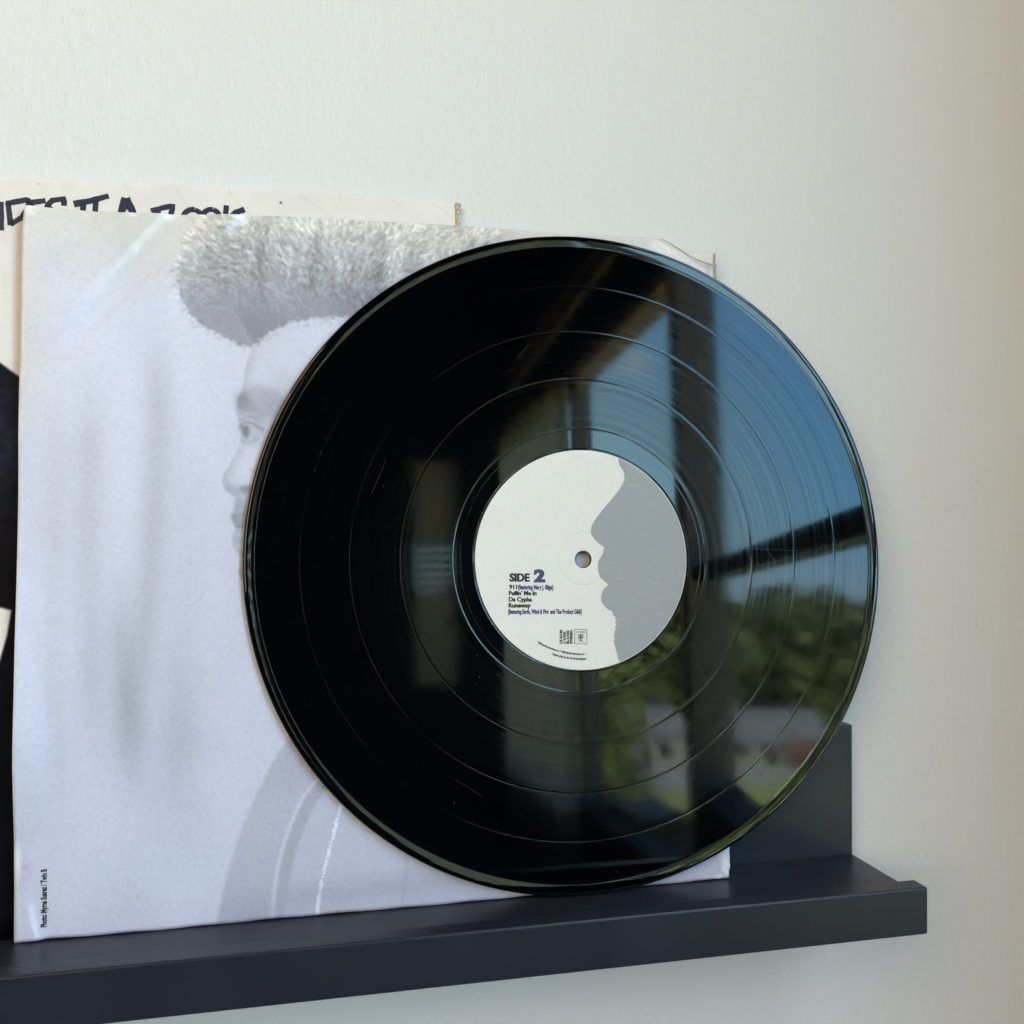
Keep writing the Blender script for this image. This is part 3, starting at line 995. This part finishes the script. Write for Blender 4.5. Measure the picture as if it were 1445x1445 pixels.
front_top = [(-3, 299.2), (0, 300.2), (30.5, 299.8), (60, 301.2), (88.6, 302.4), (130, 303.4), (179.6, 304.2), (246.9, 303.8), (269, 304.4), (279.8, 304.6), (283, 303.2), (290.7, 299.6), (295, 296.0), (301, 293.0), (306.3, 289.5), (312, 288)]
back_top = [(-3, 299), (30, 299.4), (88, 302), (180, 303.8), (247, 303.3), (281, 304.0), (288.6, 302.2), (296.2, 299.9), (303, 300.2), (307.3, 300.7), (309.9, 299.0), (312, 299)]
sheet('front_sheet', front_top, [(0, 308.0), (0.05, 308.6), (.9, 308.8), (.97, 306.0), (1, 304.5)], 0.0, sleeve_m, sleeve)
t = NT('worn_paper').set(Roughness=0.7)
t.l.new(t.mix(t.noise(220, 4), lin(206, 204, 200), lin(232, 232, 230)), t.b.inputs['Base Color'])
t.bump(t.noise(500, 3), 0.0002, 0.6)
worn_m = t.m
sheet('back_sheet', back_top, [(0, 308.2), (0.05, 308.8), (.9, 309.6), (1, 309.9)], -2.1, worn_m, sleeve, 120, 0.45)
# brown torn edge along the loose corner flap
t = NT('torn_brown_edge').set(Roughness=0.85)
t.l.new(t.mix(t.noise(900, 3), lin(142, 129, 116), lin(200, 189, 176)), t.b.inputs['Base Color'])
torn_m = t.m
pr = Print()
pr.brush([(280.5, 304.4), (286, 302.0), (292, 298.6), (297, 295.8), (301, 294.4), (305, 293.4), (309.3, 292.9)], 0.5, 1.0)
pr.build('torn_edge', torn_m, sleeve, 0.55)
pr = Print()
pr.brush([(309.5, 300), (309.3, 295), (309.5, 286), (309.7, 276)], 0.7, 0.8)
pr.build('torn_edge', torn_m, sleeve, -1.45)
# photo credit printed up the left edge
pr = Print()
pr.fit('Photo: Myrna Suarez / Twin B', (0, 0), 3.1, 23.2, 0.0, 0.045)
pv = [(11.2 - y, 5.3 + x, 0) for x, y, _ in pr.v]
pr.v = pv
pr.build('photo_credit', ink, sleeve, 0.14, lambda x, y: float(sheet_h(np.array(x), np.array(y))))

# ------------------------------------------------------------------ the album cover behind
cx0, cx1, cy0, cy1 = -134.0, 183.2, 0.0, 317.2
nx2, ny2 = 900, 1200
# only the part that shows needs print: u -20..183
X, Y = np.meshgrid(-20 + (np.arange(nx2) + .5) / nx2 * 204, (np.arange(ny2) + .5) / ny2 * 318)
cream = np.ones((ny2, nx2, 3)) * np.array([0.905, 0.882, 0.852])
cream += (0.03 * (smooth_noise((ny2, nx2), (6, 6), 31) - .5) + 0.02 * (smooth_noise((ny2, nx2), (60, 40), 32) - .5))[:, :, None]
# fine cracks in the varnish near the top edge
for pts in [[(37, 314), (40, 308), (44, 304)], [(58, 314), (61, 308.5), (64, 304), (66, 300)], [(80, 315), (82, 311), (87, 306), (92, 302)], [(12, 313), (13, 308)], [(110, 316), (116, 311), (126, 305)], [(150, 316), (156, 313)], [(128, 316), (129, 312)], [(170, 315), (176, 312), (180, 308)]]:
    P = np.array(spline(pts, 12))
    for q in range(len(P) - 1):
        a, b = P[q], P[q + 1]
        ab = b - a
        tt = np.clip(((X - a[0]) * ab[0] + (Y - a[1]) * ab[1]) / (ab @ ab), 0, 1)
        dd = np.hypot(X - a[0] - tt * ab[0], Y - a[1] - tt * ab[1])
        cream -= (np.exp(-(dd / .28) ** 2) * 0.022)[:, :, None] * np.array([.8, 1.0, 1.1])
for (a, b, r_, k) in [(102.5, 310.2, .55, .6), (3, 311, .35, .3), (74, 316, .5, .4)]:
    cream -= (np.exp(-(np.hypot(X - a, Y - b) / r_) ** 4) * k)[:, :, None]
# dark cloth picture at the left with a pale block
dm = blur(fill([(-20, 239), (-10.5, 234.2), (-3.4, 228.8), (30, 205), (30, -2), (-20, -2)], X, Y), 1)
fab = 0.03 + 0.03 * smooth_noise((ny2, nx2), (60, 40), 33) * (smooth_noise((ny2, nx2), (10, 6), 34) > .0)
band = np.exp(-((Y - 205) / 26) ** 2)
fold_t = smooth_noise((ny2, nx2), (150, 60), 35)
dk = fab[:, :, None] * np.array([.55, .75, 1.1]) + (band * (0.06 + 0.30 * fold_t * smooth_noise((ny2, nx2), (24, 14), 36)))[:, :, None] * np.array([.72, .80, 1.15])
dk += (np.exp(-((Y - 60) / 70) ** 2) * .025)[:, :, None] * np.array([.4, .5, 1.2])
cream = cream * (1 - dm[:, :, None]) + dk * dm[:, :, None]
wb = blur(fill([(-20, 136), (-8.9, 133.4), (-4.6, 132.1), (-6.0, 122), (-8.5, 112), (-11, 104), (-20, 100)], X, Y), 1)
cream = cream * (1 - wb[:, :, None]) + wb[:, :, None] * np.array([.90, .88, .84])
cover_im = make_image('cover_print', cream)
t = print_mat('printed_cover_card', cover_im, 0.45, 0.06, 1.0)
t.bump(t.noise(60, 3), 0.0004, 0.4)
cover_m = t.m
cover = empty('album_cover', label='cream cardboard album cover with marker lettering behind the paper sleeve', category='album cover')
cover.matrix_world = lean(-21.5)
kraft = plain('kraft_card', lin(196, 176, 150), 0.8, 0.2, 0.2, 300)


def panel(name, z0, z1, mat):
    us = np.r_[cx0, np.linspace(-20, 170, 40), np.linspace(172, cx1, 16)]
    vs_ = np.r_[np.linspace(0, 290, 30), np.linspace(293, cy1, 20)]
    U, V_ = np.meshgrid(us, vs_)
    top = np.interp(U, [cx0, -11.8, 73.4, 150, 172, 177, 180.5, cx1], [311, 312.6, 315.3, 316.6, 316.4, 315.9, 316.6, 315.4])
    v = V_ * top / cy1
    u = U - 1.0 * np.clip((V_ - 306) / 11, 0, 1) * (U > 182.9) * np.abs(np.sin(V_ * .9))
    z = z1 + 0.25 * np.sin(u / 40) * np.clip(v / 300, 0, 1) - 0.8 * np.clip((u - 176) / 7, 0, 1) ** 2 * np.clip((v - 300) / 15, 0, 1)
    co = np.stack([u, v, z], -1).reshape(-1, 3) * MM
    nr, nc = U.shape
    idx = np.arange(nr * nc).reshape(nr, nc)
    F_ = np.stack([idx[:-1, :-1], idx[:-1, 1:], idx[1:, 1:], idx[1:, :-1]], -1).reshape(-1, 4)
    me = bpy.data.meshes.new(name)
    me.from_pydata(co.tolist(), [], F_.tolist())
    me.polygons.foreach_set('use_smooth', [True] * len(me.polygons))
    uv = me.uv_layers.new(name='UVMap')
    li = np.empty(len(me.loops), np.int32); me.loops.foreach_get('vertex_index', li)
    uvc = np.stack([(u.ravel() + 20) / 204, v.ravel() / 318], -1)[li]
    uv.data.foreach_set('uv', uvc.ravel().astype(np.float32))
    me.materials.append(mat)
    me.materials.append(kraft)
    o_ = bpy.data.objects.new(name, me)
    C.objects.link(o_); o_.parent = cover
    sol = o_.modifiers.new('thick', 'SOLIDIFY'); sol.thickness = (z1 - z0) * MM; sol.offset = -1; sol.material_offset_rim = 0; sol.use_rim = True
    return o_


panel('front_panel', -0.75, 0.0, cover_m)
panel('back_panel', -3.0, -2.2, cover_m)
# worn corner: crumpled kraft edge
bm = bmesh.new()
prev = None
g2 = np.random.default_rng(4)
rows = []
for v in np.linspace(296, 316.2, 26):
    w_ = 1.3 + 0.9 * g2.random() + (1.0 if v > 312 else 0)
    row = []
    for k in range(6):
        row.append(bm.verts.new(((181.9 + w_ * (k / 5 - .15) + 0.3 * g2.normal() * (k > 0)) * MM, (v + .3 * g2.normal()) * MM, (0.25 - 2.4 * (k / 5) ** 1.5 + 0.35 * g2.normal()) * MM)))
    rows.append(row)
for a, b in zip(rows[:-1], rows[1:]):
    for k in range(5):
        bm.faces.new((a[k], a[k + 1], b[k + 1], b[k]))
bm_obj('worn_corner', bm, kraft, cover)
# marker lettering: only the tops show above the sleeve
pr = Print()
W = 2.3
pr.brush([(-11.3, 302.2), (-11.0, 290)], W)
pr.brush([(-8.6, 302.2), (-7.4, 292.5)], W)
pr.brush([(-9.3, 301.6), (-1.5, 303.7), (-0.2, 303.4), (-1.2, 299.6), (-3.2, 296.0), (-7.6, 292.8)], W)
pr.brush([(6.0, 303.9), (1.2, 302.9), (-0.4, 301.0), (0.6, 292)], W)
pr.brush([(0.8, 297.5), (4.6, 298.2)], W); pr.brush([(0.6, 291.8), (5.2, 292)], W)
pr.brush([(13.2, 302.2), (13.2, 305.3), (8.6, 304.2), (6.4, 301.6), (11.5, 298), (12, 293), (6, 291)], W)
pr.brush([(17.0, 303.2), (24, 305.2), (30.9, 307.8)], W + .6, W)
pr.brush([(20.9, 304.2), (20.0, 291)], W); pr.brush([(25.8, 305.6), (25.0, 291)], W)
pr.brush([(16.5, 290.8), (29.5, 291.4)], W)
pr.brush([(37.8, 307.4), (36.0, 301), (33.6, 291)], W + 1.2, W)
pr.brush([(37.8, 307.2), (40.4, 302), (43.4, 291)], W + 1.4, W)
pr.brush([(35.5, 297), (42, 297)], W)
pr.brush([(48.0, 302.4), (53, 304.2), (57.0, 305.4), (56, 300.4), (52, 298.4), (57, 295), (52, 291), (48.5, 291)], W)
pr.brush([(51, 303.5), (50.0, 291)], W)
for c_, rr in (((65.3, 298.2), (4.6, 6.2)), ((73.0, 299.0), (4.3, 6.0))):
    pr.brush([(c_[0] + rr[0] * math.cos(R(a)), c_[1] + rr[1] * math.sin(R(a))) for a in range(80, 441, 24)], W)
pr.brush([(79.3, 307.2), (78.0, 291)], W)
pr.brush([(87.0, 305.9), (83, 304.2), (79.2, 300)], W + .3, W); pr.brush([(80.5, 300.6), (87.5, 291.5)], W)
cover_ink = plain('navy_marker_ink', lin(38, 42, 62), 0.5, 0.3, 0.08)
pr.build('title_lettering', cover_ink, cover, 0.12, lambda x, y: 0.25 * math.sin(x / 40) * min(1, y / 300))

# ------------------------------------------------------------------ the vinyl record
RA = 150.8
ex = Vector((0.99987706, -0.01568033, 0.0))
sy_ = Vector((0.00086870, 0.05539358, 0.99846422))
nz = Vector((-0.01565625, -0.99834146, 0.05540039))
record = empty('vinyl_record', label='black vinyl record leaning in front of the printed sleeve, mirroring a window', category='record')
record.matrix_world = frame((-0.145954, -0.021157, 0.150568), ex, sy_, nz)


def lathe(name, prof, mat, parent, seg=420, close=False):
    """prof: (radius mm, height mm) from the inside out"""
    a = np.linspace(0, 2 * np.pi, seg, endpoint=False)
    full = []
    for (r0, h0), (r1, h1) in zip(prof[:-1], prof[1:]):
        full.append((r0, h0))
        L_ = math.hypot(r1 - r0, h1 - h0)
        if L_ > 0.16:
            for k in (0.04 / L_, 1 - 0.04 / L_):
                full.append((r0 + (r1 - r0) * k, h0 + (h1 - h0) * k))
    full.append(prof[-1])
    P = np.array(full)
    co = np.stack([P[:, 0][:, None] * np.cos(a), P[:, 0][:, None] * np.sin(a), np.repeat(P[:, 1][:, None], seg, 1)], -1).reshape(-1, 3) * MM
    idx = np.arange(len(P) * seg).reshape(len(P), seg)
    A = idx[:-1]; B = idx[1:]
    F_ = np.stack([A, B, np.roll(B, -1, 1), np.roll(A, -1, 1)], -1).reshape(-1, 4)
    me = bpy.data.meshes.new(name)
    me.from_pydata(co.tolist(), [], F_.tolist())
    me.polygons.foreach_set('use_smooth', [True] * len(me.polygons))
    me.materials.append(mat)
    o_ = bpy.data.objects.new(name, me)
    C.objects.link(o_)
    o_.parent = parent
    return o_


def vinyl(name, groove):
    t = NT(name).set(Roughness=0.05 if groove else 0.03, IOR=1.55)
    t.b.inputs['Specular IOR Level'].default_value = 0.30 if groove else 0.44
    t.b.inputs['Base Color'].default_value = (0.0008, 0.0009, 0.0014, 1)
    tcn = t.new('TexCoord')
    sp = t.new('SeparateXYZ'); t.l.new(tcn.outputs['Object'], sp.inputs[0])
    rad = t.math('SQRT', t.math('ADD', t.math('MULTIPLY', sp.outputs[0], sp.outputs[0]), t.math('MULTIPLY', sp.outputs[1], sp.outputs[1])), 0)
    # 1-D noise of the radius: groups of grooves
    n_ = t.new('TexNoise', noise_dimensions='1D'); n_.inputs['Scale'].default_value = 2600; n_.inputs['Detail'].default_value = 2
    t.l.new(rad, n_.inputs['W'])
    m_ = t.new('TexNoise', noise_dimensions='1D'); m_.inputs['Scale'].default_value = 420; m_.inputs['Detail'].default_value = 3
    t.l.new(rad, m_.inputs['W'])
    if groove:
        t.l.new(t.rng(m_.outputs['Fac'], .3, .7, 0.035, 0.065), t.b.inputs['Roughness'])
        tg = t.new('Tangent', direction_type='RADIAL', axis='Z')
        t.l.new(tg.outputs[0], t.b.inputs['Tangent'])
        t.b.inputs['Anisotropic'].default_value = 0.45
        t.b.inputs['Anisotropic Rotation'].default_value = 0.25
        t.bump(n_.outputs['Fac'], 0.0000011, 1.0)
        t.l.new(t.rng(t.math('ADD', n_.outputs['Fac'], m_.outputs['Fac']), .7, 1.3, 0.27, 0.42), t.b.inputs['Specular IOR Level'])
    w_ = t.noise(16, 1)
    t.bump(w_, 0.00006, 0.3)
    # dust and faint scuffs
    du = t.new('TexVoronoi'); du.inputs['Scale'].default_value = 190
    t.l.new(tcn.outputs['Object'], du.inputs['Vector'])
    spk = t.math('MULTIPLY', t.rng(du.outputs['Distance'], 0.030, 0.05, 1, 0), t.rng(t.noise(55, 2), .57, .62, 0, 1))
    t.l.new(t.mix(spk, (0.0008, 0.0009, 0.0014, 1), (0.10, 0.10, 0.10, 1)), t.b.inputs['Base Color'])
    return t.m


groove_m = vinyl('black_vinyl_grooved', True)
smooth_m = vinyl('black_vinyl_smooth', False)


def sep(r_):
    """a shallow track gap: two soft shoulders and a dip"""
    return [(r_ - .62, 0), (r_ - .50, 0), (r_ - .26, -.013), (r_ - .06, -.019), (r_ + .05, -.019), (r_ + .26, -.013), (r_ + .48, 0), (r_ + .60, 0)]


prof = [(60.9, 0), (61.2, 0)]
for r_ in (83.4, 105.4, 126.7):
    prof += [(r_ - 6, 0)] + sep(r_) + [(r_ + 6, 0)]
prof += [(144.2, 0), (144.6, 0)]
lathe('groove_area', prof, groove_m, record)
# outer rim: lead-in, raised bead, rounded edge, back, and the inner land round the label
prof = [(144.6, 0), (144.75, -.004), (145.0, -.03), (145.3, -.05), (145.6, -.045), (145.8, -.02), (146.05, .02), (146.6, .09), (147.3, .175), (148.0, .25), (148.7, .315), (149.2, .345), (149.6, .35), (150.0, .29), (150.35, .12), (150.65, -.25), (150.8, -.70), (150.8, -1.1), (150.6, -1.5), (150.0, -1.8), (148, -1.9), (120, -1.75), (60, -1.75), (3.62, -1.85), (3.62, -.4), (3.75, -.12), (4.0, -.1)]
lathe('outer_rim', prof, smooth_m, record)
prof = [(50.3, -.06), (50.45, -.14), (50.9, -.15), (51.25, -.06), (51.5, -.05), (57.0, -.05), (57.15, -.056), (57.3, -.05), (57.45, -.05), (59.4, -.05), (59.6, -.05), (59.85, -.062), (60.1, -.06), (60.5, -.012), (60.75, 0), (60.9, 0)]
lathe('dead_wax', prof, smooth_m, record)

# paper label
t = NT('label_paper').set(Roughness=0.55)
t.b.inputs['Specular IOR Level'].default_value = 0.3
n = t.noise(60, 4); n2_ = t.noise(420, 3)
t.l.new(t.mix(t.math('MULTIPLY', n, n2_), lin(229, 228, 219), lin(244, 243, 235)), t.b.inputs['Base Color'])
t.bump(n2_, 0.00006, 0.5)
label_m = t.m
prof = [(3.98, -.35), (3.98, -.08), (4.2, .02), (5.2, .06), (7.5, .05), (9.5, .03), (11.4, .0), (11.8, -.06), (12.0, -.16), (12.2, -.06), (12.6, .0), (20, .0), (35, 0.0), (47.5, 0.0), (49.2, -.01), (50.0, -.035), (50.3, -.09)]
label = lathe('label', prof, label_m, record, 240)
# grey half of the label with pinstripes: a torn-looking wavy silhouette
t = NT('grey_label_ink').set(Roughness=0.5)
tcn = t.new('TexCoord'); mp_ = t.new('Mapping'); mp_.inputs['Rotation'].default_value = (0, 0, R(-62))
wv = t.new('TexWave'); wv.inputs['Scale'].default_value = 330
t.l.new(tcn.outputs['Object'], mp_.inputs[0]); t.l.new(mp_.outputs[0], wv.inputs['Vector'])
sc_ = t.noise(90, 5, (1, 6, 1), (0, 0, R(28)))
c1 = t.mix(wv.outputs['Fac'], lin(146, 149, 151), lin(166, 169, 170))
t.l.new(t.mix(t.rng(sc_, .60, .82, 0, .35), c1, lin(205, 208, 208)), t.b.inputs['Base Color'])
grey_m = t.m
wave = spline([(17.6, 48.2), (18.2, 44), (20.2, 40.5), (20.4, 36.5), (19.0, 33.8), (14.6, 28.2), (9.6, 22.6), (5.6, 17.6), (4.0, 14.0), (4.6, 10.6), (7.4, 7.4), (9.9, 5.6), (9.4, 3.0), (7.4, -0.6), (6.9, -4.4), (8.2, -8.4), (11.6, -11.6), (9.6, -13.6), (8.4, -16.6), (8.7, -20.0), (11.6, -23.0), (13.6, -24.6), (15.0, -28.6), (14.6, -33.0), (14.2, -38), (15.2, -42.6), (16.6, -47.4)], 7)
wv_ = np.array(wave)[::-1]
ys = np.linspace(wv_[0, 1], wv_[-1, 1], 320)
xw = np.interp(ys, wv_[:, 1], wv_[:, 0])
jit = rng.normal(0, .26, 320) + .35 * np.sin(np.arange(320) * .9) * rng.random(320)
xw = xw + np.where(ys < -22.5, jit, np.where(((ys > 0) & (ys < 5)) | ((ys > 34) & (ys < 36)), jit * .9, jit * .12))
xr = np.sqrt(np.maximum(50.0 ** 2 - ys ** 2, 0))
lp = np.array(prof)
bm = bmesh.new()
rows = []
for y, a, b in zip(ys, xw, np.maximum(xr, xw + .01)):
    row = []
    for k in range(22):
        x = a + (b - a) * k / 21
        row.append(bm.verts.new((x * MM, y * MM, (float(np.interp(math.hypot(x, y), lp[:, 0], lp[:, 1])) + 0.10) * MM)))
    rows.append(row)
for a, b in zip(rows[:-1], rows[1:]):
    for k in range(21):
        bm.faces.new((a[k], a[k + 1], b[k + 1], b[k]))
bm_obj('grey_print', bm, grey_m, label)
# lettering
lz = 0.12
TR = R(-1.2)
pr = Print()
pr.fit('SIDE', (-34.6, -9.5), 5.0, 9.2, TR, 0.035, 0.11)
pr.fit('911', (-34.8, -13.0), 2.75, 3.6, TR, 0.030, 0.06)
pr.fit("Pullin' Me In", (-35.0, -15.7), 2.75, 12.8, TR, 0.030, 0.06)
pr.fit('Da Cypha', (-35.1, -18.5), 2.75, 10.7, TR, 0.030, 0.06)
pr.fit('Runaway', (-35.2, -21.2), 2.75, 10.2, TR, 0.030, 0.06)
pr.fit('CS 62180', (-10.6, -38.1), 1.55, 6.3, R(89), 0.055)
pr.fit('C 61503', (-9.0, -38.2), 1.55, 5.5, R(89), 0.055)
pr.fit('BL 61503', (-7.4, -38.2), 1.55, 5.9, R(89), 0.055)
pr.fit('STEREO', (-5.8, -38.2), 1.55, 6.3, R(89), 0.055)
for a, b in (((-4.6, -31.8), (1.1, -31.9)), ((1.1, -31.9), (1.1, -38.5)), ((1.1, -38.5), (-4.7, -38.3)), ((-4.7, -38.3), (-4.6, -31.8))):
    pr.quad(a, b, 0.22)
pr.fit('COLUMBIA', (-4.0, -33.3), 0.95, 4.6, TR, 0.01)
pr.ring((-1.8, -35.1), 0.0, 0.62, 20)
pr.ring((-1.8, -35.1), 0.95, 1.18, 28)
pr.ring((-1.8, -35.1), 1.45, 1.62, 28, 20, 160, 0.75)
pr.ring((-1.8, -35.1), 1.45, 1.62, 28, 200, 340, 0.75)
pr.quad((-1.8, -36.2), (-1.8, -37.7), .25); pr.quad((-1.9, -36.3), (-0.4, -37.7), .25); pr.quad((-1.9, -36.6), (-2.9, -37.3), .2)
pr.arc('P 2000 Sony Music Entertainment Inc. / C 2000 Sony Music Entertainment Inc. /', 43.4, 239.5, 270.5, 1.2, 0.05)
pr.arc('"Columbia" and Reg. U.S. Pat. & Tm. Off. Marca Registrada', 45.6, 250.5, 270.5, 1.2, 0.05)
pr.build('lettering', ink, label, lz)
pr = Print()
pr.fit('2', (-23.3, -9.8), 7.6, 5.0, TR, 0.05, 0.25)
pr.fit('[featuring Mary J. Blige]', (-30.6, -13.1), 2.75, 16.2, TR, 0.045)
pr.fit('[featuring Earth, Wind & Fire  and The Product G&B]', (-35.4, -24.0), 2.75, 34.2, TR, 0.045)
pr.build('lettering', ink_blue, label, lz)
# a few hairline scratches
scr = plain('scratch_line', (0.10, 0.10, 0.10), 0.4, 0.5)
pr = Print()
for a, b in (((78, 4.5), (108, 3.2)), ((88, 9), (96, -3)), ((-60, -96), (-48, -104)), ((70, -88), (78, -70)), ((20, 108), (34, 103)), ((-96, 30), (-90, 44)), ((52, -40), (60, -62)), ((-30, 92), (-24, 99))):
    pr.quad(a, b, 0.05)
o = pr.build('scratches', scr, record, 0.006)
o['kind'] = 'stuff'
# hand-etched marks in the dead wax
pr = Print()
etch_m = NT('etched_line').set(Roughness=0.3, IOR=1.55)
etch_m.b.inputs['Base Color'].default_value = (0.03, 0.03, 0.03, 1)
pr.arc('S3 - 1B  C', 56.2, 240, 263.5, 2.7, -0.022)
pr.build('etched_marks', etch_m.m, record, -0.045)

print('done')
